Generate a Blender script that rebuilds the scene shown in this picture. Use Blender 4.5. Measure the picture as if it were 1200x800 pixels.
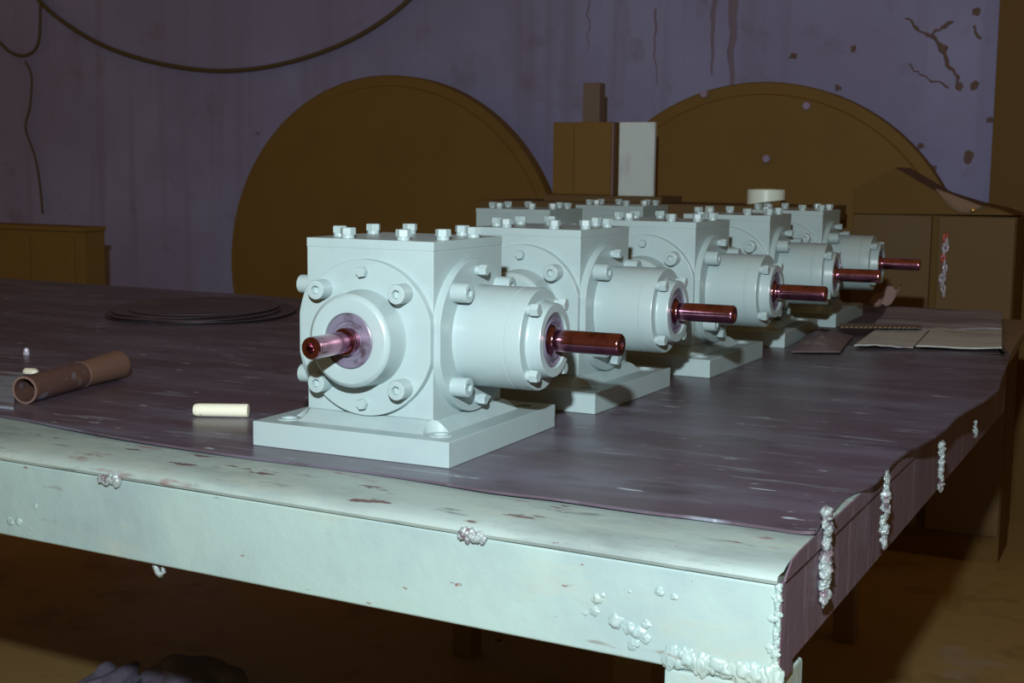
import bpy, bmesh, math, random
from mathutils import Vector, Matrix, noise

for o in list(bpy.data.objects):
    bpy.data.objects.remove(o)
S = bpy.context.scene
COL = S.collection

# ------------------------------------------------------------------ camera
CAMP = Vector((0.82155, -1.49055, 0.38122))
FW = Vector((-0.43796, 0.89014, -0.12585)).normalized()
RT = Vector((0.89662, 0.44268, 0.01079)).normalized()
UP = RT.cross(FW).normalized()
RT = FW.cross(UP).normalized()
FPX = 1585.66
cd = bpy.data.cameras.new('camera')
cam = bpy.data.objects.new('camera', cd)
COL.objects.link(cam)
cam.matrix_world = Matrix(((RT.x, UP.x, -FW.x, CAMP.x), (RT.y, UP.y, -FW.y, CAMP.y), (RT.z, UP.z, -FW.z, CAMP.z), (0, 0, 0, 1)))
cd.sensor_width = 36
cd.lens = FPX * 36 / 1200
cd.clip_start = .02
cd.dof.use_dof = True
cd.dof.focus_distance = 1.75
cd.dof.aperture_fstop = 16
S.camera = cam

# ------------------------------------------------------------------ light: brown world light added to lift the blacks, and the photographer's flash
w = bpy.data.worlds.new('world')
S.world = w
w.use_nodes = True
w.node_tree.nodes['Background'].inputs[0].default_value = (.150, .078, .022, 1)
w.node_tree.nodes['Background'].inputs[1].default_value = 1
fl = bpy.data.lights.new('flash', 'AREA')
fl.shape = 'RECTANGLE'
fl.size = .05
fl.size_y = .035
fl.energy = 79
fl.color = (.92, .995, 1.03)
flo = bpy.data.objects.new('flash', fl)
COL.objects.link(flo)
flo.location = (.782, -1.58, .76)
flo.rotation_euler = (Vector((-.35, 1.3, .05)) - flo.location).to_track_quat('-Z', 'Y').to_euler()
S.view_settings.view_transform = 'Standard'
S.view_settings.look = 'None'
S.view_settings.exposure = 0
S.view_settings.gamma = 1

R = random.Random(7)
rad = math.radians


def at(px, py, ax, v):
    """real point where the sight line through a photo point meets a plane of the room"""
    d = FW * FPX + RT * (px - 600) - UP * (py - 400)
    return CAMP + d * ((v - CAMP[ax]) / d[ax])


# ------------------------------------------------------------------ helpers
def tag(o, label=None, cat=None, group=None, kind=None):
    for k, v in (('label', label), ('category', cat), ('group', group), ('kind', kind)):
        if v: o[k] = v
    return o


def empty(name, loc=(0, 0, 0), rz=0, **k):
    o = bpy.data.objects.new(name, None)
    COL.objects.link(o)
    o.empty_display_size = .05
    o.location = loc
    o.rotation_euler.z = rz
    return tag(o, **k)


def obj(name, bm, m, parent=None, loc=None, smooth=35, **k):
    bmesh.ops.recalc_face_normals(bm, faces=bm.faces)
    me = bpy.data.meshes.new(name)
    bm.to_mesh(me)
    bm.free()
    for p in me.polygons: p.use_smooth = True
    me.set_sharp_from_angle(angle=rad(smooth))
    me.materials.append(m)
    o = bpy.data.objects.new(name, me)
    COL.objects.link(o)
    wn = o.modifiers.new('wn', 'WEIGHTED_NORMAL')
    wn.keep_sharp = True
    wn.weight = 60
    if parent: o.parent = parent
    if loc: o.location = loc
    return tag(o, **k)


def copy_tree(o, parent=None):
    c = o.copy()
    COL.objects.link(c)
    c.parent = parent
    for ch in list(KIDS.get(o, [])) or list(o.children):
        copy_tree(ch, c)
    return c


KIDS = {}


def box(bm, x0, x1, y0, y1, z0, z1, bev=0, seg=2):
    r = bmesh.ops.create_cube(bm, size=1)['verts']
    for v in r:
        v.co = Vector((x0 + (v.co.x + .5) * (x1 - x0), y0 + (v.co.y + .5) * (y1 - y0), z0 + (v.co.z + .5) * (z1 - z0)))
    if bev:
        es = list({e for v in r for e in v.link_edges})
        bmesh.ops.bevel(bm, geom=es, offset=bev, segments=seg, affect='EDGES', profile=.5)
    return bm


def frame(axis):
    """rotation taking +Z to axis"""
    return Vector((0, 0, 1)).rotation_difference(Vector(axis)).to_matrix().to_4x4()


def lathe(bm, prof, n=48, origin=(0, 0, 0), axis=(0, 0, 1), closed=False):
    """prof: list of (r, h); r = 0 closes to a point"""
    M = Matrix.Translation(origin) @ frame(axis)
    rings = []
    for r, h in prof:
        if r <= 1e-6:
            rings.append([bm.verts.new(M @ Vector((0, 0, h)))])
        else:
            rings.append([bm.verts.new(M @ Vector((r * math.cos(2 * math.pi * i / n), r * math.sin(2 * math.pi * i / n), h))) for i in range(n)])
    prs = list(zip(rings, rings[1:]))
    if closed: prs.append((rings[-1], rings[0]))
    for a, b in prs:
        if len(a) == 1 and len(b) == 1: continue
        for i in range(n):
            j = (i + 1) % n
            if len(a) == 1: bm.faces.new((a[0], b[i], b[j]))
            elif len(b) == 1: bm.faces.new((a[i], a[j], b[0]))
            else: bm.faces.new((a[i], a[j], b[j], b[i]))
    return bm


def outline_prism(bm, pts, h0, h1, ch, M):
    """prism of a 2D outline from h0 to h1 with a chamfer ch on the h1 side"""
    n = len(pts)
    cx = sum(a for a, b in pts) / n
    cy = sum(b for a, b in pts) / n
    def ring(h, inset):
        o = []
        for x, y in pts:
            d = math.hypot(x - cx, y - cy)
            s = (d - inset) / d
            o.append(bm.verts.new(M @ Vector((cx + (x - cx) * s, cy + (y - cy) * s, h))))
        return o
    rs = [ring(h0, 0), ring(h1 - ch, 0), ring(h1 - ch * .3, ch * .3), ring(h1, ch)]
    for a, b in zip(rs, rs[1:]):
        for i in range(n): bm.faces.new((a[i], a[(i + 1) % n], b[(i + 1) % n], b[i]))
    bm.faces.new(rs[0])
    bm.faces.new(rs[-1])
    return bm


def tube(bm, pts, r, n=8):
    pts = [Vector(p) for p in pts]
    rs = r if isinstance(r, (list, tuple)) else [r] * len(pts)
    prev = None
    up = Vector((.13, .2, .97))
    first = None
    for i, p in enumerate(pts):
        t = (pts[min(i + 1, len(pts) - 1)] - pts[max(i - 1, 0)]).normalized()
        a = t.cross(up)
        if a.length < .1: a = t.cross(Vector((1, 0, 0)))
        a.normalize()
        b = t.cross(a)
        ring = [bm.verts.new(p + (a * math.cos(2 * math.pi * k / n) + b * math.sin(2 * math.pi * k / n)) * rs[i]) for k in range(n)]
        if prev:
            for k in range(n): bm.faces.new((prev[k], prev[(k + 1) % n], ring[(k + 1) % n], ring[k]))
        else: bm.faces.new(ring)
        prev = ring
    bm.faces.new(prev)
    return bm


def lump(bm, c, s, seed=0, sub=2, amp=.35):
    r = bmesh.ops.create_icosphere(bm, subdivisions=sub, radius=1)['verts']
    for v in r:
        k = 1 + amp * noise.noise(v.co * 1.6 + Vector((seed * 3.1, seed * 1.7, 0)))
        v.co = Vector((c[0] + v.co.x * s[0] * k, c[1] + v.co.y * s[1] * k, c[2] + v.co.z * s[2] * k))
    return bm


def poly_slab(bm, pts, z0, z1, zf=None, smooth=True):
    """thin slab over a 2D outline"""
    n = len(pts)
    lo = [bm.verts.new((x, y, z0 + (zf(x, y) if zf else 0))) for x, y in pts]
    hi = [bm.verts.new((x, y, z1 + (zf(x, y) if zf else 0))) for x, y in pts]
    for i in range(n): bm.faces.new((lo[i], lo[(i + 1) % n], hi[(i + 1) % n], hi[i]))
    bm.faces.new(hi)
    bm.faces.new(lo[::-1])
    return bm


def grid_sheet(bm, P, nu, nv, th):
    """closed thin sheet over function P(u, v) -> Vector"""
    top = [[bm.verts.new(P(i / nu, j / nv)) for j in range(nv + 1)] for i in range(nu + 1)]
    bot = [[bm.verts.new(top[i][j].co - Vector((0, 0, th))) for j in range(nv + 1)] for i in range(nu + 1)]
    for i in range(nu):
        for j in range(nv):
            bm.faces.new((top[i][j], top[i + 1][j], top[i + 1][j + 1], top[i][j + 1]))
            bm.faces.new((bot[i][j], bot[i][j + 1], bot[i + 1][j + 1], bot[i + 1][j]))
    for i in range(nu):
        bm.faces.new((top[i][0], bot[i][0], bot[i + 1][0], top[i + 1][0]))
        bm.faces.new((top[i][nv], top[i + 1][nv], bot[i + 1][nv], bot[i][nv]))
    for j in range(nv):
        bm.faces.new((top[0][j], top[0][j + 1], bot[0][j + 1], bot[0][j]))
        bm.faces.new((top[nu][j], bot[nu][j], bot[nu][j + 1], top[nu][j + 1]))
    return bm


# ------------------------------------------------------------------ materials
def mat(name, col, rough=.5, metal=0, spec=.5, bump=None, spots=(), coat=0):
    """spots: (colour, noise scale vec, threshold, softness, detail)"""
    m = bpy.data.materials.new(name)
    m.use_nodes = True
    N, L = m.node_tree.nodes, m.node_tree.links
    b = N['Principled BSDF']
    b.inputs['Base Color'].default_value = (*col, 1)
    b.inputs['Roughness'].default_value = rough
    b.inputs['Metallic'].default_value = metal
    b.inputs['Specular IOR Level'].default_value = spec
    b.inputs['Coat Weight'].default_value = coat
    b.inputs['Coat Roughness'].default_value = .15
    tc = N.new('ShaderNodeTexCoord')
    out = None
    for c2, sc, th, soft, det in spots:
        mp = N.new('ShaderNodeMapping')
        mp.inputs['Scale'].default_value = sc
        mp.inputs['Location'].default_value = (R.uniform(0, 9), R.uniform(0, 9), R.uniform(0, 9))
        L.new(tc.outputs['Object'], mp.inputs[0])
        nz = N.new('ShaderNodeTexNoise')
        nz.inputs['Scale'].default_value = 1
        nz.inputs['Detail'].default_value = det
        nz.inputs['Roughness'].default_value = .6
        L.new(mp.outputs[0], nz.inputs[0])
        rp = N.new('ShaderNodeMapRange')
        rp.inputs[1].default_value = th
        rp.inputs[2].default_value = th + soft
        L.new(nz.outputs[0], rp.inputs[0])
        mx = N.new('ShaderNodeMix')
        mx.data_type = 'RGBA'
        L.new(rp.outputs[0], mx.inputs[0])
        mx.inputs[6].default_value = (*col, 1)
        if out: L.new(out, mx.inputs[6])
        mx.inputs[7].default_value = (*c2, 1)
        out = mx.outputs[2]
    if out: L.new(out, b.inputs['Base Color'])
    if bump:
        hs = None
        for sc, st, dist in ([bump] if not isinstance(bump[0], (tuple, list)) else bump):
            nz = N.new('ShaderNodeTexNoise')
            nz.inputs['Scale'].default_value = sc
            nz.inputs['Detail'].default_value = 4
            L.new(tc.outputs['Object'], nz.inputs[0])
            bp = N.new('ShaderNodeBump')
            bp.inputs['Strength'].default_value = st
            bp.inputs['Distance'].default_value = dist
            L.new(nz.outputs[0], bp.inputs['Height'])
            if hs: L.new(hs, bp.inputs['Normal'])
            hs = bp.outputs[0]
        L.new(hs, b.inputs['Normal'])
    return m


V1 = lambda s: (s, s, s)
paint = mat('gearbox_paint', (.295, .385, .392), .32, spots=[((.275, .36, .372), V1(14), .5, .2, 3)], bump=[(90, .12, .001), (420, .08, .0004)])
shaft_m = mat('oiled_shaft_steel', (.42, .17, .26), .15, 1, coat=.6, spots=[((.16, .06, .07), (30, 30, 12), .52, .2, 3)], bump=(60, .06, .0006))
seal_m = mat('oil_seal_rubber', (.13, .12, .17), .38, spots=[((.05, .035, .045), V1(45), .5, .15, 3)])
bear_m = mat('bearing_steel', (.35, .16, .18), .25, 1)
dark_hole = mat('bolt_socket_shadow', (.12, .15, .14), .6)
frame_m = mat('table_frame_paint', (.27, .37, .35), .42,
              spots=[((.21, .29, .30), V1(4), .47, .25, 4), ((.29, .34, .29), (4, 9, 12), .57, .15, 4), ((.16, .11, .10), (25, 50, 60), .70, .03, 4), ((.18, .2, .19), (9, 40, 60), .68, .05, 5)],
              bump=[(35, .35, .003), (160, .2, .001)])
lip_m = mat('table_lip_paint', (.255, .33, .315), .5,
            spots=[((.16, .205, .20), (3, 10, 20), .45, .2, 5), ((.275, .34, .305), (5, 14, 18), .52, .15, 4), ((.07, .085, .085), (8, 34, 40), .61, .12, 6), ((.10, .065, .065), (12, 50, 60), .64, .02, 6), ((.20, .15, .15), (10, 30, 30), .64, .08, 3)],
            bump=[(30, .35, .003), (150, .25, .001)])
side_m = mat('table_side_shaded', (.11, .075, .10), .55, spots=[((.16, .12, .155), (60, 60, 5), .55, .1, 4)], bump=(60, .4, .002))  # shade of the grazingly lit side put into a darker colour
weld_m = mat('weld_metal', (.24, .29, .29), .35, .1, spots=[((.13, .10, .12), V1(60), .55, .1, 3)], bump=(180, .4, .001))
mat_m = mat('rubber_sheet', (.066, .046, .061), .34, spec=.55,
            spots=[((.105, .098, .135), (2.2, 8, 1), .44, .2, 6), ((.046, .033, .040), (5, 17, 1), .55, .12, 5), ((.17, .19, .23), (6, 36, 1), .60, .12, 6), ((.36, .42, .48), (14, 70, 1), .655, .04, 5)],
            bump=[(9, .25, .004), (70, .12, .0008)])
mat2_m = mat('old_rubber_sheet', (.045, .032, .04), .5, spec=.4, spots=[((.07, .05, .06), (5, 12, 1), .5, .2, 5)], bump=(20, .3, .003))
wall_m = mat('plaster_wall', (.225, .225, .385), .9, spec=.1,
             spots=[((.265, .285, .48), V1(1.1), .46, .25, 5), ((.20, .185, .29), (9, 1, .4), .52, .3, 3), ((.19, .18, .27), V1(5), .58, .15, 5), ((.16, .14, .2), (14, 14, 12), .715, .05, 3)],
             bump=[(12, .3, .01), (70, .3, .003)])
crack_m = mat('wall_crack_dirt', (.13, .09, .08), .95, spec=.05)
metal_dark = mat('brown_black_steel', (.165, .100, .029), .6, 0, spec=.12, spots=[((.148, .088, .026), V1(4), .5, .3, 4)])
machine_m = mat('dark_machine_enamel', (.118, .070, .019), .6, 0, spec=.1)
metal_dark2 = mat('sooty_steel_plate', (.12, .078, .034), .6, 0, spec=.12, spots=[((.115, .085, .05), V1(3), .5, .2, 4)])
floor_m = mat('oily_concrete', (.32, .215, .08), .5, spec=.5, spots=[((.32, .26, .22), V1(1.6), .58, .1, 4), ((.24, .15, .06), V1(4), .56, .1, 4)], bump=(14, .3, .006))
bolt_spot = mat('worn_bolt', (.24, .2, .32), .6)
cable_m = mat('black_cable', (.09, .07, .035), .7, spec=.2)
rust = mat('rusty_pipe_steel', (.10, .055, .045), .42, .35, spots=[((.17, .17, .21), (30, 30, 30), .57, .12, 4), ((.14, .075, .045), V1(35), .55, .2, 4)], bump=(90, .3, .0008))
rim_m = mat('cut_pipe_rim', (.30, .2, .17), .35, .6)
chalk_m = mat('marking_chalk', (.62, .63, .50), .85, spots=[((.42, .33, .2), V1(120), .66, .04, 3)], bump=(200, .2, .0005))
plated = mat('zinc_plated_steel', (.50, .50, .62), .25, .3)
chrome = mat('bright_steel', (.75, .75, .85), .15, 1)
brass = mat('brass_knob', (1, .85, .5), .2, 1)
red_m = mat('red_plastic', (.55, .05, .03), .4)
card_m = mat('cardboard', (.37, .385, .37), .85, spec=.1, spots=[((.30, .31, .30), (7, 30, 1), .5, .15, 4), ((.2, .17, .18), (3, 12, 1), .60, .1, 4)], bump=(40, .2, .002))
card2_m = mat('stained_cardboard', (.19, .165, .19), .85, spec=.1, spots=[((.26, .26, .28), (4, 20, 1), .5, .15, 4)], bump=(40, .2, .002))
paper_m = mat('oiled_paper', (.10, .075, .085), .7, spots=[((.16, .14, .13), V1(18), .55, .1, 3)], bump=(30, .5, .004))
cloth_m = mat('dark_work_sheet', (.05, .038, .05), .5, spots=[((.09, .075, .10), (6, 40, 4), .5, .15, 4)], bump=(30, .3, .003))
zinc = mat('galvanised_plate', (.54, .66, .68), .6, spots=[((.42, .46, .52), (12, 12, 5), .5, .2, 4), ((.68, .72, .6), (9, 9, 4), .58, .15, 3)], bump=(50, .15, .001))
white_m = mat('white_plastic', (.75, .9, .82), .35)
tan_m = mat('tan_rag', (.19, .13, .09), .9)
bare_m = mat('bare_steel_bar', (.20, .23, .28), .4, .1, spots=[((.1, .09, .1), (6, 30, 4), .55, .1, 4)])
leg_m = mat('table_leg_dark', (.15, .10, .045), .6)

# ------------------------------------------------------------------ the setting
FZ = -.95
WY = 4.0
xr = at(1167, 120, 1, WY).x
tag(obj('floor', box(bmesh.new(), -8, 5, -4, 7.2, FZ - .1, FZ), floor_m), kind='structure')
wallo = tag(obj('wall_back', box(bmesh.new(), -7.6, 4.5, WY, WY + .25, FZ, 3.2), wall_m), kind='structure')
dr = tag(obj('dark_panel_1', box(bmesh.new(), xr, xr + 2.6, WY - .05, WY - .002, FZ + .001, 3.0), machine_m), kind='structure')  # dark panel put in to keep the band past the wall dark
for k in range(1, 4):
    obj('panel_rib', box(bmesh.new(), xr + .02 + k * .84, xr + .06 + k * .84, WY - .068, WY - .0502, FZ + .02, 2.98, .003), machine_m, dr)

# cracks and dirt veins standing a little proud of the plaster
def crack(pts, r):
    P = [at(x, y, 1, WY - .001) for x, y in pts]
    Q = []
    for a, b in zip(P, P[1:]):
        for k in range(4):
            t = k / 4
            Q.append(a.lerp(b, t) + Vector((R.uniform(-1, 1), 0, R.uniform(-1, 1))) * .006)
    Q.append(P[-1])
    bm = bmesh.new()
    tube(bm, Q, [r * R.uniform(.5, 1.3) for _ in Q], 6)
    for v in bm.verts: v.co.y = WY + (v.co.y - WY) * .4
    obj('crack', bm, crack_m, wallo)
crack([(1060, 20), (1075, 33), (1092, 41), (1104, 32), (1117, 25)], .007)
crack([(1092, 41), (1102, 55), (1112, 75), (1121, 92), (1126, 106)], .007)
crack([(1066, 76), (1078, 88), (1098, 96), (1112, 103)], .004)
crack([(1140, 30), (1150, 45)], .006)
for x, y, s in ((1105, 58, .018), (1124, 101, .014), (1142, 100, .016), (1000, 57, .013), (930, 66, .016), (982, 103, .013), (1079, 171, .014), (1093, 197, .016), (1135, 184, .018), (1144, 14, .016), (1160, 140, .012)):
    c = at(x, y, 1, WY)
    obj('stain', lump(bmesh.new(), c, (s, .003, s * R.uniform(.7, 1.4)), x, 2, .8), crack_m, wallo)
for x, y0, y1, wd in ((836, 0, 88, .012), (858, 0, 100, .022), (770, 20, 100, .006), (690, 0, 60, .005)):
    a = at(x, y0 - 10, 1, WY); b = at(x - 2, y1, 1, WY)
    bm = bmesh.new()
    tube(bm, [a.lerp(b, t / 8) + Vector((R.uniform(-.01, .01), 0, 0)) for t in range(9)], [wd * (1.1 - t / 12) for t in range(9)], 6)
    for v in bm.verts: v.co.y = WY + (v.co.y - WY) * .15
    obj('drip_stain', bm, mat('damp_streak_%d' % x, (.17, .14, .2), .9), wallo)

# ------------------------------------------------------------------ work tables
TA = -.045
T0 = Vector((.4885, -.203, 0))
TM = Matrix.Translation(T0) @ Matrix.Rotation(TA, 4, 'Z')
def TL(x, y, z=0): return TM @ Vector((x, y, z))
def toT(v): return TM.inverted() @ Vector(v)
BT = -.0045      # top face of the steel under the rubber sheet
SEAM = -.025
BB = -.134
table = empty('work_table', tuple(T0 + Vector((0, 0, FZ))), TA, label='heavy welded steel work table with chipped pale green front beam, standing under the gearboxes', cat='table')
def tp(name, bm, m, **k):
    return obj(name, bm, m, table, (0, 0, -FZ), **k)
# top plate with rounded front nose (profile in y,z swept along x)
bm = bmesh.new()
XL = -3.35
prof = [(1.74, BT), (.20, BT), (.13, BT), (.09, BT - .0004), (.06, BT - .0012), (.035, BT - .0028), (.018, BT - .0052), (.008, BT - .0085), (.002, BT - .0125), (0, BT - .017), (.002, SEAM - .0005), (1.74, SEAM - .0005)]
nx = 150
rows = []
for i in range(nx + 1):
    x = XL + (0 - XL) * i / nx
    wv = (.0018 * noise.noise(Vector((x * 7, 0, 3))) + .001 * noise.noise(Vector((x * 30, 5, 3)))) if x > -1.6 else 0
    row = []
    for k, (y, z) in enumerate(prof):
        f = 1 if 5 <= k <= 10 else 0
        row.append(bm.verts.new((x - .034 * y * (1 + x / 3.35) - (.004 if k in (8, 9, 10) and i == nx else 0), y - wv * f, z + (wv * .6 if k in (6, 7, 8, 9, 10) else 0))))
    rows.append(row)
for a, b in zip(rows, rows[1:]):
    for k in range(len(prof)):
        j = (k + 1) % len(prof)
        bm.faces.new((a[k], b[k], b[j], a[j]))
bm.faces.new(rows[0]); bm.faces.new(rows[-1][::-1])
tp('top_plate', bm, lip_m, smooth=50)
# front beam: C channel with a slightly wavy face
bm = bmesh.new()
box(bm, XL, -.007, .0045, .055, BB, SEAM - .0015, .004, 3)
tp('front_beam', bm, frame_m)
bm = bmesh.new()
box(bm, -.0063, 0, .0075, .058, BB + .001, SEAM - .001, .002)
box(bm, -.05, -.0005, .0581, 1.74, BB + .012, SEAM - .001, .003)
for v in bm.verts: v.co.x -= .034 * v.co.y
tp('side_beam', bm, side_m)
bm = bmesh.new()
pf = [(y, min(z, BT - .0006)) for y, z in prof if y > .03 and z > SEAM + .001] + [(.012, SEAM + .004), (.012, SEAM + .0006), (1.735, SEAM + .0006)]
fa = [bm.verts.new((.0001 - .034 * y, y, z)) for y, z in pf]; fb = [bm.verts.new((.0018 - .034 * y, y, z)) for y, z in pf]
for i in range(len(pf)): bm.faces.new((fa[i], fa[(i + 1) % len(pf)], fb[(i + 1) % len(pf)], fb[i]))
bm.faces.new(fa[::-1]); bm.faces.new(fb)
tp('edge_strip', bm, side_m)  # added strip, covers the pale plate end with the painted side shade
tp('rear_beam', box(bmesh.new(), XL, -.115, 1.69, 1.74, BB, SEAM - .001, .003), leg_m)
for lx0, lx1, y0, y1 in ((-.124, -.006, .004, .11), (XL + .02, XL + .12, .006, .1), (-.9, -.8, 1.6, 1.69), (XL + .02, XL + .12, 1.6, 1.72)):
    tp('leg', box(bmesh.new(), lx0, lx1, y0, y1, FZ, BB - .0005, .004), frame_m if y0 < .005 else leg_m)
def weld(cs, seed=0, m=None, name='weld_bead'):
    bm = bmesh.new()
    for i, (c, s) in enumerate(cs): lump(bm, c, s, seed + i, 3, .5)
    return tp(name, bm, m or weld_m, smooth=60)
def TP(px, py, yl):
    """table-local point seen at a photo point, on the vertical plane y=yl of the table"""
    n = TM.to_3x3() @ Vector((0, 1, 0))
    d = FW * FPX + RT * (px - 600) - UP * (py - 400)
    q = TL(0, yl)
    return toT(CAMP + d * ((q - CAMP).dot(n) / d.dot(n)))
# beads bridging the seam
for px0, py0 in ((128, 561), (553, 627)):
    c = TP(px0, py0, .001)
    L_ = []
    for k in range(11):
        L_.append(((c.x + (k - 5) * .0028, .001 + R.uniform(-.001, .001), c.z + R.uniform(-.003, .003) - (.004 if k == 0 else 0)), (.0052, .0045, R.uniform(.0045, .0075))))
    weld(L_, px0)
# spatter on the beam face
SP = [(722, 728, .0085), (737, 735, .007), (748, 741, .008), (757, 748, .006), (744, 753, .006), (757, 731, .005), (773, 693, .0055), (790, 699, .004), (700, 702, .006), (706, 697, .003), (697, 716, .005), (741, 757, .005), (686, 718, .003),
      (12, 610, .006), (22, 611, .006), (42, 593, .0035), (36, 619, .002), (812, 680, .0015), (738, 563 + 130, .002), (905, 725, .004), (908, 700, .003), (903, 760, .005), (909, 778, .0035)]
for i, (x, y, s) in enumerate(SP):
    c = TP(x, y, .0045)
    weld([((c.x, .0045, c.z), (s * 1.05, s * .42, s * .95))], 40 + i, frame_m, 'weld_spatter')
# thick bead over the leg
L_ = []
for k in range(24):
    x, y = 783 + k * 5.6, 768 + k * 1.2
    c = TP(x, y, .004)
    L_.append(((c.x, .0045, c.z + R.uniform(-.003, .002)), (R.uniform(.006, .011), R.uniform(.003, .006), R.uniform(.008, .013))))
weld(L_, 90, frame_m)
# vertical bead down the near corner
L_ = []
for k in range(26):
    L_.append(((-.004 + R.uniform(-.0015, .001), .0055 + R.uniform(-.001, .0015), SEAM - .003 - k * .0042), (R.uniform(.002, .005), R.uniform(.002, .004), R.uniform(.003, .006))))
weld(L_, 120, frame_m)
# beads on the right side
for px0, y0, y1, wd in ((974, 600, 698, .0085), (1042, 556, 634, .0075), (1107, 519, 570, .006), (1146, 494, 512, .0035)):
    n = TM.to_3x3() @ Vector((1, 0, 0))
    pts = []
    for py in (y0, y1):
        d = FW * FPX + RT * (px0 - 600) - UP * (py - 400)
        q = TL(0.004, 0)
        pts.append(toT(CAMP + d * ((q - CAMP).dot(n) / d.dot(n))))
    L_ = []
    m_ = 22
    yy = pts[0].y
    for k in range(m_):
        z = pts[0].z + (pts[1].z - pts[0].z) * k / (m_ - 1)
        L_.append(((.001 + R.uniform(-.002, .002), yy + R.uniform(-.003, .003), max(z, BB - .01)), (wd * R.uniform(.35, .9), wd * 1.0, abs(pts[1].z - pts[0].z) / m_ * R.uniform(1, 1.9))))
    weld(L_, px0)
# a hanging drop of weld metal under the beam
c = TP(187, 668, .02)
bm = bmesh.new()
tube(bm, [(c.x - .006, .02, BB + .004), (c.x - .005, .018, BB - .006), (c.x + .002, .015, BB - .014), (c.x + .008, .014, BB - .016), (c.x + .012, .015, BB - .011), (c.x + .008, .017, BB - .005)], [.004, .0045, .004, .004, .0035, .002], 8)
tp('weld_drip', bm, weld_m, smooth=60)

# second table behind, flush with the first
t2 = empty('rear_table', tuple(TL(-.9, 1.76, FZ)), TA, label='dark steel table pushed against the back of the work table, carrying the farthest gearbox', cat='table')
def t2p(name, bm, m): return obj(name, bm, m, t2, (0, 0, -FZ))
t2p('top_plate', poly_slab(bmesh.new(), [(-.62, .003), (.84, .003), (.775, .80), (-.62, .84)], BT - .02, BT), leg_m)
for a, b in ((-.58, .05), (.3, .05), (-.58, .7), (.3, .7)):
    t2p('leg', box(bmesh.new(), a, a + .06, b, b + .06, FZ, BT - .0202, .003), leg_m)

# rubber sheets
FR = [(0, 486), (75, 501), (150, 515), (225, 526), (300, 536), (400, 548), (482, 560), (575, 576), (650, 585), (750, 599), (814, 606), (892, 616), (949, 624), (958, 621), (964, 613), (978, 597), (990, 583), (1002, 576), (1020, 570), (1035, 558), (1047, 543), (1062, 530), (1086, 518), (1107, 505), (1125, 487), (1155, 470), (1170, 459)]
pts = [at(x, y, 2, 0) for x, y in FR]
# extend left, sheet is resampled for a smooth rim
rim = [Vector((-2.8, .12, 0)), Vector((-2, .07, 0)), Vector((-1.2, .03, 0))] + pts
dense = []
for i in range(len(rim) - 1):
    p0, p1, p2, p3 = rim[max(i - 1, 0)], rim[i], rim[i + 1], rim[min(i + 2, len(rim) - 1)]
    for k in range(4):
        t = k / 4
        dense.append(.5 * ((2 * p1) + (p2 - p0) * t + (2 * p0 - 5 * p1 + 4 * p2 - p3) * t * t + (3 * p1 - p0 - 3 * p2 + p3) * t ** 3))
dense.append(rim[-1])
ye = at(960, 407, 2, 0).y
# build: front/right rim joined to the back edge by columns
bm = bmesh.new()
xe = .50
def seamy(x): return 1.46 + .045 * 0 + (x + .3) * .12
path = [(v.x, v.y) for v in dense]
last = Vector(path[-1])
path += [(.533, 1.23), (.513, seamy(.51))]
path += [(x / 10, seamy(x / 10)) for x in range(5, -9, -1)] + [(-.86, 1.56), (-.88, 1.70), (-.93, 1.76), (-1.2, 1.775), (-2, 1.81), (-2.75, 1.835)]
def curl(x, y):
    c = 0
    q = toT((x, y, 0))
    if q.x > -.02: c += min(.006, (q.x + .02) * .12)
    if y < .2: c += .0010 + .0010 * math.sin(x * 9)
    return c
# triangulated fill with interior falloff: inner ring flat, outer ring lifted a touch
def mat_slab(path, th=.0035, lift=None):
    bm = bmesh.new()
    lo, hi = [], []
    for x, y in path:
        l = lift(x, y) if lift else 0
        lo.append(bm.verts.new((x, y, -.0035 + l)))
        hi.append(bm.verts.new((x, y, -.0035 + th + l)))
    n = len(path)
    # inward offset ring
    inn = []
    for i in range(n):
        a, b = Vector(path[i - 1]), Vector(path[(i + 1) % n])
        t = (b - a).normalized()
        nrm = Vector((-t.y, t.x))
        p = Vector(path[i]) + nrm * .018
        inn.append(p)
    hin = [bm.verts.new((p.x, p.y, 0)) for p in inn]
    for i in range(n):
        j = (i + 1) % n
        bm.faces.new((lo[i], lo[j], hi[j], hi[i]))
        bm.faces.new((hi[i], hi[j], hin[j], hin[i]))
    bm.faces.new(hin)
    bmesh.ops.triangulate(bm, faces=[f for f in bm.faces if len(f.verts) > 4])
    return bm
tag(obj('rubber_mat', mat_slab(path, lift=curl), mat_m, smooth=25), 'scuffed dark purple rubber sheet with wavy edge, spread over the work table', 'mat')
path2 = [(x / 10 + .0, seamy(x / 10) + .004) for x in range(-8, 6)] + [(.511, seamy(.51) + .004), (.478, 1.71), (.386, 2.50), (-1.38, 2.58), (-1.38, 1.81), (-.92, 1.79), (-.84, 1.70), (-.82, 1.56)]
tag(obj('rubber_mat', mat_slab(path2), mat2_m, smooth=25), 'dull brown sheet lying behind the scuffed rubber sheet, under the farthest gearboxes', 'mat')

# ------------------------------------------------------------------ gearbox
# local frame: near right plate corner at origin, plate runs to -x and +y
PX, PY, PT, PZ, ZT, ZC, HW = .309, .328, .034, .048, .286, .154, .1
CX, CY = -.156, .157     # centre of the casing


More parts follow.
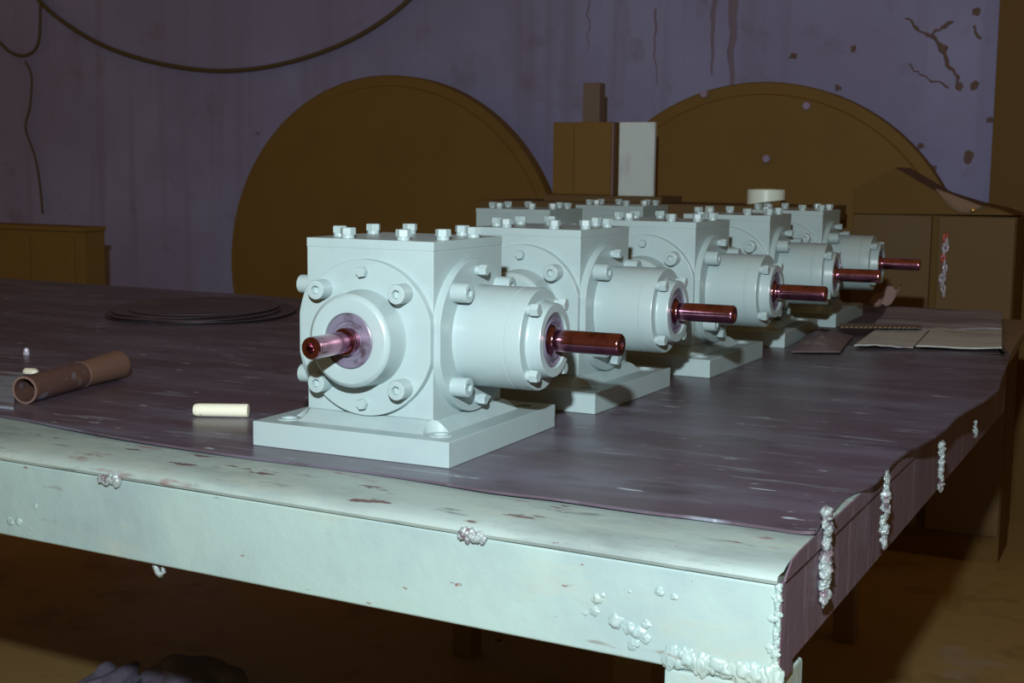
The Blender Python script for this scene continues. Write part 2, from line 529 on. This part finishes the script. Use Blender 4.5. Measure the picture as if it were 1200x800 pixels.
def hexprof(bm, af, h0, h1, origin, axis, rot=0, ch=.0012):
    M = Matrix.Translation(origin) @ frame(axis) @ Matrix.Rotation(rot, 4, 'Z')
    r = af / math.sqrt(3)
    rs = []
    for rr, h in ((r, h0), (r, h1 - ch), (r * .9, h1)):
        rs.append([bm.verts.new(M @ Vector((rr * math.cos(k * math.pi / 3), rr * math.sin(k * math.pi / 3), h))) for k in range(6)])
    for a, b in zip(rs, rs[1:]):
        for i in range(6): bm.faces.new((a[i], a[(i + 1) % 6], b[(i + 1) % 6], b[i]))
    bm.faces.new(rs[0]); bm.faces.new(rs[-1])


def bolt_bm(origin, axis, af, h, rot=0, collar=True):
    bm = bmesh.new()
    if collar: lathe(bm, [(0, 0), (af * .48, 0), (af * .48, h * .36), (0, h * .36)], 20, origin, axis)
    hexprof(bm, af, h * .34 if collar else 0, h, origin, axis, rot)
    return bm


def socket_bm(origin, axis, r=.0133, h=.0235):
    bm = bmesh.new()
    M = Matrix.Translation(origin) @ frame(axis)
    n = 24
    lathe(bm, [(0, 0), (r, 0), (r, h - .0015), (r - .0005, h - .0005), (r - .0016, h), (.0076, h)], n, origin, axis)
    # hex socket: bridge a hexagon down into the head
    edge = [v for v in bm.verts if abs((M.inverted() @ v.co).z - h) < 1e-5 and abs((M.inverted() @ v.co).xy.length - .0076) < 1e-4]
    edge.sort(key=lambda v: math.atan2((M.inverted() @ v.co).y, (M.inverted() @ v.co).x))
    def hexpt(a, rr):
        s = math.pi / 3
        k = (a % s) - s / 2
        return rr * math.cos(s / 2) / math.cos(k)
    ri = []
    for hh, rr in ((h, .0066), (h - .008, .0066)):
        ring = []
        for v in edge:
            q = M.inverted() @ v.co
            a = math.atan2(q.y, q.x) + .3
            d = hexpt(a, rr)
            ring.append(bm.verts.new(M @ Vector((d * math.cos(a - .3), d * math.sin(a - .3), hh))))
        ri.append(ring)
    prev = edge
    for ring in ri:
        for i in range(n):
            bm.faces.new((prev[i], prev[(i + 1) % n], ring[(i + 1) % n], ring[i]))
        prev = ring
    bm.faces.new(prev)
    return bm


def flange_outline(r=.106, clip=.1025, n=96):
    o = []
    for k in range(n):
        a = 2 * math.pi * k / n
        x, y = r * math.cos(a), r * math.sin(a)
        o.append((max(-clip, min(clip, x)), y))
    return o


def boolean_cut(o, cutters):
    for c in cutters:
        md = o.modifiers.new('b', 'BOOLEAN')
        md.operation = 'DIFFERENCE'
        md.solver = 'EXACT'
        md.object = c
    dg = bpy.context.evaluated_depsgraph_get()
    dg.update()
    me = bpy.data.meshes.new_from_object(o.evaluated_get(dg))
    o.modifiers.clear()
    o.data = me
    wn = o.modifiers.new('wn', 'WEIGHTED_NORMAL')
    wn.keep_sharp = True
    wn.weight = 60
    for p in me.polygons: p.use_smooth = True
    me.set_sharp_from_angle(angle=rad(30))
    for c in cutters: bpy.data.objects.remove(c)


def cutter(x, y, prof):
    return obj('cutter', lathe(bmesh.new(), prof, 32, (x, y, 0), (0, 0, 1)), paint)


holes = [(-.034, .038), (-PX + .034, .038), (-.034, PY - .038), (-PX + .034, PY - .038)]


def make_gearbox():
    g = empty('right_angle_gearbox')
    bp = obj('base_plate', box(bmesh.new(), -PX, 0, 0, PY, 0, PT, .0012, 2), paint, g)
    boolean_cut(bp, [cutter(x, y, [(0, PT - .02), (.0105, PT - .02), (.0105, PT - .0015), (.0185, PT - .0012), (.0185, PT + .01), (0, PT + .01)]) for x, y in holes])
    for x, y in holes:
        obj('spot_face_ring', lathe(bmesh.new(), [(.0115, PT - .003), (.0115, PT + .0008), (.0125, PT + .0014), (.0162, PT + .0014), (.0172, PT + .0006), (.0172, PT - .003)], 32, (x, y, 0), closed=True), paint, bp)
    # plinth: sloping shoulder round the foot of the casing, scooped at the corners
    bm = bmesh.new()
    a = [(CX + sx * (HW + .024), CY + sy * (HW + .030), PT - .001) for sx, sy in ((-1, -1), (1, -1), (1, 1), (-1, 1))]
    b = [(CX + sx * (HW + .003), CY + sy * (HW + .003), PZ + .001) for sx, sy in ((-1, -1), (1, -1), (1, 1), (-1, 1))]
    va = [bm.verts.new(q) for q in a]; vb = [bm.verts.new(q) for q in b]
    for i in range(4): bm.faces.new((va[i], va[(i + 1) % 4], vb[(i + 1) % 4], vb[i]))
    bm.faces.new(va[::-1]); bm.faces.new(vb)
    bmesh.ops.bevel(bm, geom=list(bm.edges), offset=.0015, segments=2, affect='EDGES')
    pl = obj('plinth', bm, paint, bp)
    boolean_cut(pl, [cutter(x, y, [(0, PT - .01), (.0225, PT - .01), (.0225, PT), (.031, PZ + .005), (0, PZ + .005)]) for x, y in holes])
    obj('casing', box(bmesh.new(), CX - HW, CX + HW, CY - HW, CY + HW, PZ, ZT - .0132, .0014, 2), paint, g)
    cv = obj('top_cover', box(bmesh.new(), CX - HW - .0004, CX + HW + .0004, CY - HW - .0004, CY + HW + .0004, ZT - .0126, ZT, .0011, 2), paint, g)
    obj('gasket', box(bmesh.new(), CX - HW + .0004, CX + HW - .0004, CY - HW + .0004, CY + HW - .0004, ZT - .0140, ZT - .0120), paint, g)
    q, e = .044, .083
    for i, (dx, dy) in enumerate(((-q, -e), (q, -e), (e, -q), (e, q), (q, e), (-q, e), (-e, q), (-e, -q))):
        obj('top_bolt', bolt_bm((CX + dx, CY + dy, ZT), (0, 0, 1), .0185, .0145, R.uniform(0, 1)), paint, cv)
    # front flange and boss (faces -y)
    y0 = CY - HW
    M = Matrix.Translation((CX, y0, ZC)) @ Matrix(((1, 0, 0, 0), (0, 0, -1, 0), (0, 1, 0, 0), (0, 0, 0, 1)))
    ff = obj('front_flange', outline_prism(bmesh.new(), flange_outline(), 0, .012, .0014, M), paint, g)
    yf = y0 - .012
    obj('shaft_boss', lathe(bmesh.new(), [(.0665, -.001), (.0645, .004), (.0630, .034), (.062, .037), (.0575, .0405), (.056, .041), (.0405, .041), (.0375, .0395), (.037, .034), (0, .034)], 64, (CX, yf, ZC), (0, -1, 0)), paint, ff)
    for sx in (-1, 1):
        for sz in (-1, 1):
            obj('socket_screw', socket_bm((CX + sx * .0632, yf, ZC + sz * .0636), (0, -1, 0)), paint, ff)
    for sz in (-1, 1):
        obj('dowel_screw', bolt_bm((CX, yf, ZC + sz * .0895), (0, -1, 0), .0135, .0105, .2, True), paint, ff)
    obj('oil_seal', lathe(bmesh.new(), [(0, 0), (.0365, 0), (.0365, .0035), (.035, .0045), (.027, .0042), (.026, .0025), (.0215, .0025), (.0205, .0045), (.0185, .0045), (.0175, .003), (0, .003)], 48, (CX, yf - .0345, ZC), (0, -1, 0)), seal_m, g)
    sh = obj('front_shaft', lathe(bmesh.new(), [(0, 0), (.0185, 0), (.0185, .012), (.0178, .0135), (.0145, .014), (.0145, .083), (.0142, .0835), (.0136, .0838), (.0142, .0841), (.0145, .0845), (.0145, .0872), (.0132, .0888), (.0065, .0888), (.0055, .086), (.002, .081), (0, .081)], 40, (CX, yf - .037, ZC), (0, -1, 0)), shaft_m, g)
    obj('shaft_key', box(bmesh.new(), CX - .0185, CX - .012, yf - .037 - .082, yf - .037 - .03, ZC - .0035, ZC + .0035, .0008), shaft_m, sh)
    # right flange with bearing housing (faces +x)
    x0 = CX + HW
    M = Matrix.Translation((x0, CY, ZC)) @ Matrix(((0, 0, 1, 0), (1, 0, 0, 0), (0, 1, 0, 0), (0, 0, 0, 1)))
    rf = obj('side_flange', outline_prism(bmesh.new(), flange_outline(), 0, .012, .0014, M), paint, g)
    xf = x0 + .012
    for sy in (-1, 1):
        for sz in (-1, 1):
            obj('socket_screw', socket_bm((xf, CY + sy * .0636, ZC + sz * .0636), (1, 0, 0)), paint, rf)
    for sz in (-1, 1):
        obj('dowel_screw', bolt_bm((xf, CY, ZC + sz * .0895), (1, 0, 0), .0135, .0165, .2, True), paint, rf)
    # housing: body then end cap
    bh = obj('bearing_housing', lathe(bmesh.new(), [(0, -.001), (.071, -.001), (.0705, .003), (.070, .006), (.070, .0745), (.0692, .0752), (.0692, .0765), (0, .0765)], 72, (xf, CY, ZC), (1, 0, 0)), paint, g)
    ec = obj('end_cap', lathe(bmesh.new(), [(0, .0765), (.0690, .0765), (.070, .0772), (.070, .098), (.0688, .1000), (.054, .1000), (.0525, .1012), (.0515, .1035), (.0505, .1180), (.0495, .120), (.0385, .120), (.0370, .1185), (.0365, .112), (0, .112)], 72, (xf, CY, ZC), (1, 0, 0)), paint, g)
    for sy in (-1, 1):
        for sz in (-1, 1):
            obj('cap_bolt', bolt_bm((xf + .1000, CY + sy * .0440, ZC + sz * .0440), (1, 0, 0), .0155, .0165, .4, True), paint, ec)
    obj('oil_seal', lathe(bmesh.new(), [(0, 0), (.0362, 0), (.0362, .0045), (.0345, .0055), (.0325, .003), (.028, .003), (.027, .0045), (.0245, .0045), (.0235, .002), (0, .002)], 48, (xf + .1125, CY, ZC), (1, 0, 0)), seal_m, g)
    obj('side_shaft', lathe(bmesh.new(), [(0, 0), (.0215, 0), (.0205, .004), (.0165, .007), (.0150, .010), (.0150, .0995), (.0146, .1015), (.0132, .1030), (.0065, .1030), (.0052, .1005), (.002, .096), (0, .096)], 40, (xf + .113, CY, ZC), (1, 0, 0)), shaft_m, g)
    # left flange, blank, its screw heads just show past the casing
    M = Matrix.Translation((CX - HW, CY, ZC)) @ Matrix(((0, 0, -1, 0), (-1, 0, 0, 0), (0, 1, 0, 0), (0, 0, 0, 1)))
    lf = obj('blank_flange', outline_prism(bmesh.new(), flange_outline(), 0, .012, .0014, M), paint, g)
    for sy in (-1, 1):
        for sz in (-1, 1):
            obj('socket_screw', socket_bm((CX - HW - .012, CY + sy * .0636, ZC + sz * .0636), (-1, 0, 0)), paint, lf)
    return g


proto = make_gearbox()
GG = 'pale grey-green right-angle gearboxes set out on the work table'
UN = [(0, 0, 0, 'nearest pale green gearbox, with front shaft and side shaft fully in view'),
      (.0165, .4559, -.0243, 'second gearbox from the front of the right-hand row, pale green, directly behind the nearest'),
      (.0562, .9114, -.0236, 'third gearbox from the front, in the middle of the right-hand row'),
      (.0559, 1.4059, .0226, 'fourth gearbox from the front, before the farthest in the right-hand row'),
      (.0656, 1.8642, .008, 'farthest pale gearbox at the end of the right-hand row, beside the cardboard'),
      (-.4905, 1.4302, 0, 'rear-left gearbox, only its bolted lid visible over the second gearbox'),
      (-.4425, 1.935, 0, 'gearbox with only its bolted lid visible, just below the upright light metal plate')]
mx, my = -PX / 2, PY / 2
allg = [proto] + [copy_tree(proto) for _ in UN[1:]]
for g, (dx, dy, a, lab) in zip(allg, UN):
    # rotated about the plate centre
    c, s = math.cos(a), math.sin(a)
    g.location = (mx + dx - (mx * c - my * s), my + dy - (mx * s + my * c), .0002)
    g.rotation_euler.z = a
    tag(g, lab, 'gearbox', GG)

# ------------------------------------------------------------------ small things on the table
# pipe
a = at(29, 457, 2, .0225); b = at(135, 428, 2, .0262)
ax = (b - a).normalized(); Ln = (b - a).length + .012
pr = .0222
g = empty('steel_pipe', (a.x, a.y, 0), label='short rusty brown steel pipe with a joint line, at far left of the table', cat='pipe')
ml = Ln * .56
obj('pipe_body', lathe(bmesh.new(), [(pr - .003, 0), (pr, 0), (pr, ml), (pr - .003, ml)], 40, (0, 0, .0225), ax, closed=True), rust, g)
obj('pipe_sleeve', lathe(bmesh.new(), [(pr - .004, ml + .001), (pr - .0006, ml + .001), (pr + .0033, Ln - .010), (pr + .0030, Ln - .003), (pr, Ln), (pr - .005, Ln + .001), (pr - .005, Ln - .01)], 40, (0, 0, .0225), ax, closed=True), mat('dull_brown_sleeve', (.12, .065, .045), .6, .1, bump=(60, .3, .001)), g)
obj('cut_rim', lathe(bmesh.new(), [(pr - .003, -.0008), (pr + .0003, -.0008), (pr + .0003, .0012), (pr - .003, .0012)], 40, (0, 0, .0225), ax, closed=True), rim_m, g)
obj('joint_ring', lathe(bmesh.new(), [(pr - .003, ml - .0008), (pr + .0006, ml - .0008), (pr + .0006, ml + .0012), (pr - .003, ml + .0012)], 40, (0, 0, .0225), ax, closed=True), rim_m, g)

# chalk
a = at(227, 480, 2, .0105); b = at(291, 481, 2, .0105)
a = Vector((a.x, a.y, .0105)); b = Vector((b.x, b.y, .0105)); ax = (b - a).normalized(); Ln = (b - a).length
ck = lathe(bmesh.new(), [(0, 0), (.0075, .0003), (.0092, .0025), (.0100, .008), (.0102, Ln * .5), (.0104, Ln - .002), (.0098, Ln), (0, Ln)], 20, a, ax)
tag(obj('chalk_stick', ck, chalk_m), 'stick of off-white marking chalk lying left of the nearest gearbox', 'chalk')
c = at(36, 436, 2, .004)
tag(obj('chalk_piece', lump(bmesh.new(), (c.x, c.y, .0055), (.017, .012, .0065), 3), chalk_m), 'small white broken chalk piece behind the rusty pipe', 'chalk')
c = at(31, 412, 2, .006)
bm = bmesh.new()
hexprof(bm, .011, 0, .006, (c.x, c.y, .0002), (0, 0, 1)); lathe(bm, [(0, .005), (.0052, .006), (.0058, .009), (.0045, .0125), (.002, .0142), (0, .0146)], 16, (c.x, c.y, 0))
tag(obj('dome_nut', bm, plated), 'tiny bright domed steel nut standing behind the rusty pipe', 'nut')
q = [at(x, y, 2, .003) for x, y in ((-60, 431), (28, 437), (18, 458), (16, 478), (-50, 470))]
tag(obj('flat_bar', poly_slab(bmesh.new(), [(v.x, v.y) for v in q], .0003, .004), bare_m, smooth=20), 'blue-grey bare steel plate poking in at the left edge beside the pipe end', 'steel bar')

# stack of thin sheets behind left
cen = at(235, 366, 2, 0)
g = empty('sheet_stack', (cen.x, cen.y, 0), rad(28), label='low stack of thin dark curled sheets on the table at left, beyond the pipe', cat='sheets')
for k in range(5):
    sx, sy = .24 - .012 * k, .30 - .015 * k
    ph = k * 1.7
    def P(u, v, k=k, sx=sx, sy=sy, ph=ph):
        x, y = (u - .5) * 2, (v - .5) * 2
        xx = x * math.sqrt(1 - .45 * y * y); yy = y * math.sqrt(1 - .45 * x * x)
        return Vector((xx * sx + .02 * math.sin(ph), yy * sy + .02 * math.cos(ph), -.0022 + k * .0034 + .0008 * (1 + math.sin(x * 4 + ph))))
    obj('sheet', grid_sheet(bmesh.new(), P, 14, 14, .001), cloth_m, g, (0, 0, .0045))

# cardboard and papers at the rear right
q = [at(x, y, 2, .006) for x, y in ((1001, 404), (1174, 407), (1174, 385), (1040, 381), (1019, 388))]
def quad(q00, q10, q11, q01, zf):
    def P(u, v):
        p = q00.lerp(q10, u).lerp(q01.lerp(q11, u), v)
        return Vector((p.x, p.y, zf(u, v)))
    return P
A, B, C_, D = [at(x, y, 2, .01) for x, y in ((1001, 404), (1174, 407), (1174, 384), (1030, 383))]
g = empty('cardboard_sheet', tuple(Vector((0, 0, 0))), label='flattened grey-brown cardboard lying behind the table edge at right', cat='cardboard')
e = .003
wv = lambda u, v: .010 + .002 * math.sin(u * 5) * (1 - v) + .0006 * math.sin(u * 23)
obj('front_flap', grid_sheet(bmesh.new(), quad(A, A.lerp(B, .40), D.lerp(C_, .42), D, wv), 14, 8, .003), card_m, g)
obj('front_flap', grid_sheet(bmesh.new(), quad(A.lerp(B, .42), B, C_, D.lerp(C_, .44), lambda u, v: .010 + .0015 * math.sin(u * 6 + 1)), 14, 8, .003), card_m, g)
D2, C2, B2, A2 = [at(x, y, 2, .012) for x, y in ((1040, 361), (1174, 366), (1174, 385), (1022, 384))]
obj('rear_flap', grid_sheet(bmesh.new(), quad(A2, B2, C2, D2, lambda u, v: .012 + .004 * math.sin(v * 7) + .002 * math.sin(u * 9)), 16, 10, .003), card2_m, g)
A, B, C_, D = [at(x, y, 2, .02) for x, y in ((928, 404), (985, 404), (1000, 386), (948, 379))]
tag(obj('crumpled_paper', grid_sheet(bmesh.new(), quad(A, B, C_, D, lambda u, v: .006 + .030 * math.sin(math.pi * u) * math.sin(math.pi * v) ** .7 * (.75 + .4 * noise.noise(Vector((u * 5, v * 4, 0))))), 22, 18, .002), paper_m), 'crumpled brown oiled paper lying between the fourth gearbox and the cardboard', 'paper')
A, B, C_, D = [at(x, y, 2, .008) for x, y in ((985, 388), (1080, 389), (1079, 385), (984, 383))]
g = empty('spring_strip', (0, 0, 0), label='thin toothed strip lying across the near edge of the cardboard', cat='strip')
obj('strip', grid_sheet(bmesh.new(), quad(A, B, C_, D, lambda u, v: .0175), 10, 2, .0015), paper_m, g)
for k in range(16):
    p = A.lerp(B, (k + .5) / 17)
    obj('tooth', box(bmesh.new(), p.x - .003, p.x + .003, p.y - .012, p.y + .03, .0175, .0205), leg_m, g)
A, B, C_, D = [at(x, y, 2, 0) for x, y in ((1030, 357), (1050, 357), (1062, 338), (1043, 338))]
p0 = at(1045, 355, 2, .0)
bm = grid_sheet(bmesh.new(), lambda u, v: Vector((p0.x - .04 + .05 * u + .04 * v, min(p0.y, 2.45) + .03 * v, .004 + .055 * v + .01 * math.sin(u * 9 + v * 5))), 10, 10, .003)
tag(obj('paper_scrap', bm, mat('brown_scrap', (.2, .14, .13), .8)), 'small brown scrap of paper standing up behind the cardboard', 'paper')

# ------------------------------------------------------------------ things behind the table
def wheel(px, pytop, pcx, pcy, r, Y, label, bolts):
    c = at(pcx, pcy, 1, Y)
    c.z = max(at(px, pytop, 1, Y).z - r, FZ + r + .001)
    g = empty('steel_disc', (c.x, Y, c.z - r), label=label, cat='disc')
    obj('disc_plate', lathe(bmesh.new(), [(0, 0), (r - .05, 0), (r - .045, -.012), (r - .004, -.012), (r, -.008), (r, -.07), (0, -.07)][::-1], 160, (0, 0, r), (0, -1, 0)), metal_dark, g)
    obj('hub', lathe(bmesh.new(), [(0, 0), (.14, 0), (.13, .05), (.06, .055), (.055, .02), (0, .02)], 48, (0, 0, r), (0, -1, 0)), metal_dark, g)
    for x, y in bolts:
        q = at(x, y, 1, Y - .01)
        obj('bolt_head', bolt_bm((q.x - c.x, 0, q.z - (c.z - r)), (0, -1, 0), .028, .015), bolt_spot, g)
    return g
wheel(452, 111, 452, 340, .87, 3.72, 'large round blackened steel disc standing against the wall, left of the two', [])
wheel(880, 96, 884, 340, .815, 3.72, 'large round blackened steel disc behind the far gearboxes, right of the two', [(825, 110), (945, 124), (898, 186)])

# rack with things on it
g = empty('steel_rack', (-1.0, 3.1, FZ), label='dark steel rack behind the gearboxes, carrying the dark box and light plate', cat='rack')
RZ = .270
obj('shelf', box(bmesh.new(), -.50, .76, -.15, .22, RZ - FZ - .05, RZ - FZ, .003), metal_dark2, g)
for x in (-.48, .70):
    for y in (-.14, .17):
        obj('leg', box(bmesh.new(), x, x + .04, y, y + .04, 0, RZ - FZ - .051), metal_dark, g)
BZ = .2935
tag(obj('packing_board', box(bmesh.new(), at(640, 200, 1, 3.0).x, at(778, 200, 1, 3.0).x, 2.985, 3.2, RZ + .0004, BZ, .001), metal_dark2), 'thick dark board lying on the rack under the dark box and light plate', 'board')
Y = 3.0
x0, x1, x2, x3 = at(648, 143, 1, Y).x, at(717, 143, 1, Y).x, at(726, 143, 1, Y).x, at(770, 145, 1, Y).x
g = empty('control_box', (x0, Y, BZ + .0005), label='dark metal box with a narrow left door, standing on a board on the rack', cat='box')
hz = at(690, 143, 1, Y).z - BZ
obj('body', box(bmesh.new(), 0, x1 - x0, .006, .17, 0, hz, .003), metal_dark, g)
s = at(673, 143, 1, Y).x - x0
obj('door', box(bmesh.new(), .002, s - .001, 0, .0055, .004, hz - .004, .001), metal_dark, g)
obj('door', box(bmesh.new(), s + .002, x1 - x0 - .002, 0, .0055, .004, hz - .004, .001), metal_dark, g)
obj('edge_strip', box(bmesh.new(), x1 - x0 + .0005, x1 - x0 + .008, .0, .02, .0, hz - .004, .001), mat('reddish_edge', (.17, .11, .105), .6), g)
bm = box(bmesh.new(), x2, x3 - .008, Y, Y + .018, BZ + .0005, at(750, 143, 1, Y).z, .002)
tag(obj('metal_plate', bm, zinc), 'light grey rectangular metal plate standing upright beside the dark box on the rack', 'plate')
a = at(685, 100, 1, 3.24); b = at(705, 97, 1, 3.24)
tag(obj('wooden_post', box(bmesh.new(), a.x, b.x, 3.225, 3.28, RZ + .0005, b.z, .003), mat('brown_post', (.14, .10, .075), .8)), 'short brown post rising behind the dark box', 'post')
# white cap, bottom cut on a slant, on a small wedge
c = at(898, 222, 1, 3.03)
rr = (at(920, 230, 1, 3.03).x - at(876, 230, 1, 3.03).x) / 2 * .98
bm = lathe(bmesh.new(), [(0, 0), (rr, 0), (rr, .035), (rr * .96, .0375), (rr * .72, .0375), (rr * .70, .03), (0, .03)], 40, (c.x, 3.03, c.z - .0375))
for v in bm.verts:
    if v.co.z < c.z - .03: v.co.z -= .0145 - .009 * (v.co.x - c.x + rr) / rr
tag(obj('plastic_cap', bm, white_m), 'round white plastic cap lying on the end of the rack above the gearboxes', 'cap')
bz = c.z - .0375
bm = bmesh.new()
box(bm, c.x - .8 * rr, c.x + rr * .9, 3.0, 3.07, RZ - .0005 + .0008, RZ + .002)
for v in bm.verts:
    if v.co.z > RZ + .001: v.co.z = max(bz - .0160 + .009 * (v.co.x - c.x + rr) / rr, RZ + .0012)
tag(obj('packing_wedge', bm, metal_dark), 'thin dark wedge tucked under the white plastic cap', 'wedge')

# machine body at the right with slanted hood
Y = 3.3
outl = [(1000, 222), (1048, 196), (1062, 204), (1100, 226), (1135, 237), (1170, 245)]
P = [at(x, y, 1, Y) for x, y in outl]
ml_ = P[0].x; mr_ = P[-1].x + .06
g = empty('dark_machine', ((ml_ + mr_) / 2, Y, FZ), label='dark machine body with sloping hood standing behind the cardboard at right', cat='machine')
ox_ = (ml_ + mr_) / 2
bm = bmesh.new()
prof = [(p.x - ox_, p.z - FZ) for p in P] + [(mr_ - ox_, P[-1].z - FZ - .02), (mr_ - ox_, at(1100, 250, 1, Y).z - FZ), (ml_ - ox_, at(1000, 250, 1, Y).z - FZ)]
fr = [bm.verts.new((x, 0, z)) for x, z in prof]; bk = [bm.verts.new((x, .3, z)) for x, z in prof]
n = len(prof)
for i in range(n): bm.faces.new((fr[i], fr[(i + 1) % n], bk[(i + 1) % n], bk[i]))
bm.faces.new(fr); bm.faces.new(bk[::-1])
obj('hood', bm, machine_m, g, smooth=10)
hz = at(1050, 251, 1, Y).z - FZ
gx = at(1090, 300, 1, Y).x - ox_; gx2 = at(1099, 300, 1, Y).x - ox_
obj('door', box(bmesh.new(), ml_ - ox_ + .003, gx, -.004, .02, .1, hz - .003, .003), metal_dark2, g)
obj('door', box(bmesh.new(), gx2, mr_ - ox_ - .003, -.004, .02, .1, hz - .003, .003), metal_dark2, g)
obj('body', box(bmesh.new(), ml_ - ox_ + .001, mr_ - ox_ - .001, .021, .3, 0, hz - .001), machine_m, g)
# rag on the hood and brass knob
A_, B_ = at(1096, 222, 1, Y - .012), at(1156, 245, 1, Y - .012)
def P_(u, v):
    x = A_.x + (B_.x - A_.x) * u
    z = A_.z + (B_.z - A_.z) * u
    d = .045 * math.sin(math.pi * min(1, u * 1.1)) ** .8
    return Vector((x, Y - .006 - .006 * math.sin(v * 3.1) + .0 * u, z + .004 - v * d))
bm = bmesh.new()
grid_sheet(bm, P_, 14, 8, .002)
for v in bm.verts: pass
tag(obj('tan_rag', bm, tan_m), 'tan rag hanging over the sloping hood of the dark machine', 'rag')
c = at(1140, 246, 1, Y - .02)
tag(obj('brass_knob', lathe(bmesh.new(), [(0, .0), (.006, 0), (.006, .006), (.0085, .012), (.0075, .018), (.004, .021), (0, .0215)], 20, (c.x, Y - .003, c.z), (0, -1, 0)), brass), 'small shining brass knob at the lower end of the tan rag', 'knob')

# chain hanging on the machine
c0 = at(1108, 275, 1, Y - .03)
g = empty('hanging_chain', (c0.x, Y - .03, c0.z), label='short bright steel chain with red links, hanging in front of the dark machine', cat='chain')
sp = (c0.z - at(1104, 347, 1, Y - .03).z) / 12
for k in range(12):
    red = k in (0, 4)
    big = k in (1, 2, 7, 8, 9)
    r1 = .013 if big else .009
    ang = rad(90 * (k % 2) + 25)
    pts_ = []
    for t in range(13):
        a_ = 2 * math.pi * t / 12
        u, v = r1 * .62 * math.cos(a_), (sp * .72) * math.sin(a_)
        pts_.append((u * math.cos(ang) + .004 * math.sin(k * 1.3), u * math.sin(ang), v - sp * (k + .5)))
    bm = bmesh.new()
    tube(bm, pts_, .0052 if big else .0032, 6)
    obj('link', bm, red_m if red else plated, g, label='red link' if red else None)
bm = bmesh.new(); tube(bm, [(0, .034, .006), (0, .01, .006), (0, -.003, .004), (0, -.005, -.004), (0, .002, -.006)], .0022, 6)
obj('hook', bm, leg_m, g)

# dark crate at far left behind the table
Y = 2.7
a = at(-30, 268, 1, Y); b = at(98, 272, 1, Y)
g = empty('steel_crate', ((a.x + b.x) / 2, Y, FZ), label='dark steel crate standing behind the table at far left', cat='crate')
wd = (b.x - a.x) / 2
ht = b.z - FZ
obj('body', box(bmesh.new(), -wd, wd, 0, .12, 0, ht, .004), metal_dark, g)
obj('lid', box(bmesh.new(), -wd - .006, wd + .006, -.006, .126, ht + .0005, ht + .02, .004), metal_dark, g)
for k in (-1, 0, 1): obj('rib', box(bmesh.new(), k * wd * .8 - .012, k * wd * .8 + .012, -.012, -.0005, .02, ht - .02, .002), metal_dark, g)

# cables on the wall
def cable(pts_, r, label, n=6):
    P = [at(x, y, 1, WY - .03) for x, y in pts_]
    Q = []
    for i in range(len(P) - 1):
        p0, p1, p2, p3 = P[max(i - 1, 0)], P[i], P[i + 1], P[min(i + 2, len(P) - 1)]
        for k in range(n):
            t = k / n
            Q.append(.5 * ((2 * p1) + (p2 - p0) * t + (2 * p0 - 5 * p1 + 4 * p2 - p3) * t * t + (3 * p1 - p0 - 3 * p2 + p3) * t ** 3))
    Q.append(P[-1])
    bm = bmesh.new(); tube(bm, Q, r, 8)
    tag(obj('cable', bm, cable_m), label, 'cable')
cable([(20, -40), (42, -4), (75, 26), (125, 55), (190, 75), (260, 83), (330, 75), (400, 52), (455, 20), (500, -20)], .011, 'thick dark cable sagging in a wide curve across the wall, top left')
cable([(-20, 30), (0, 50), (14, 62), (30, 65), (43, 55), (47, 30), (47, -30)], .008, 'thin dark cable looped at the upper left corner of the wall')
cable([(30, 72), (37, 90), (35, 125), (30, 150), (40, 180), (46, 210), (50, 250)], .006, 'thin dark cable wandering down the wall below the loop at left')

# rubble sack on the floor under the table at lower left
c = at(200, 800, 2, FZ + .02)
for k, (px0, py0, sx, sz, lab) in enumerate(((225, 812, .13, .05, 'pale crumpled sack on the floor at lower left, the wider one'), (118, 812, .045, .045, 'small pale lump of rag on the floor left of the wide sack'))):
    c = at(px0, py0, 2, FZ + .02)
    bm = lump(bmesh.new(), (c.x, c.y, FZ + sz * .8), (sx, .12, sz), 5 + k, 4, .6)
    for v in bm.verts: v.co.z = max(v.co.z, FZ + .0005)
    tag(obj('crumpled_sack', bm, mat('sack_%d' % k, (.13, .12, .17), .8, bump=(12, .8, .02))), lab, 'sack')
c = at(586, 751, 2, FZ + .01)
tag(obj('scrap_washer', lathe(bmesh.new(), [(.008, 0), (.02, 0), (.02, .012), (.008, .012)], 20, (c.x, c.y, FZ + .0005), closed=True), chrome), 'small bright steel ring lying on the floor under the table beam', 'ring')
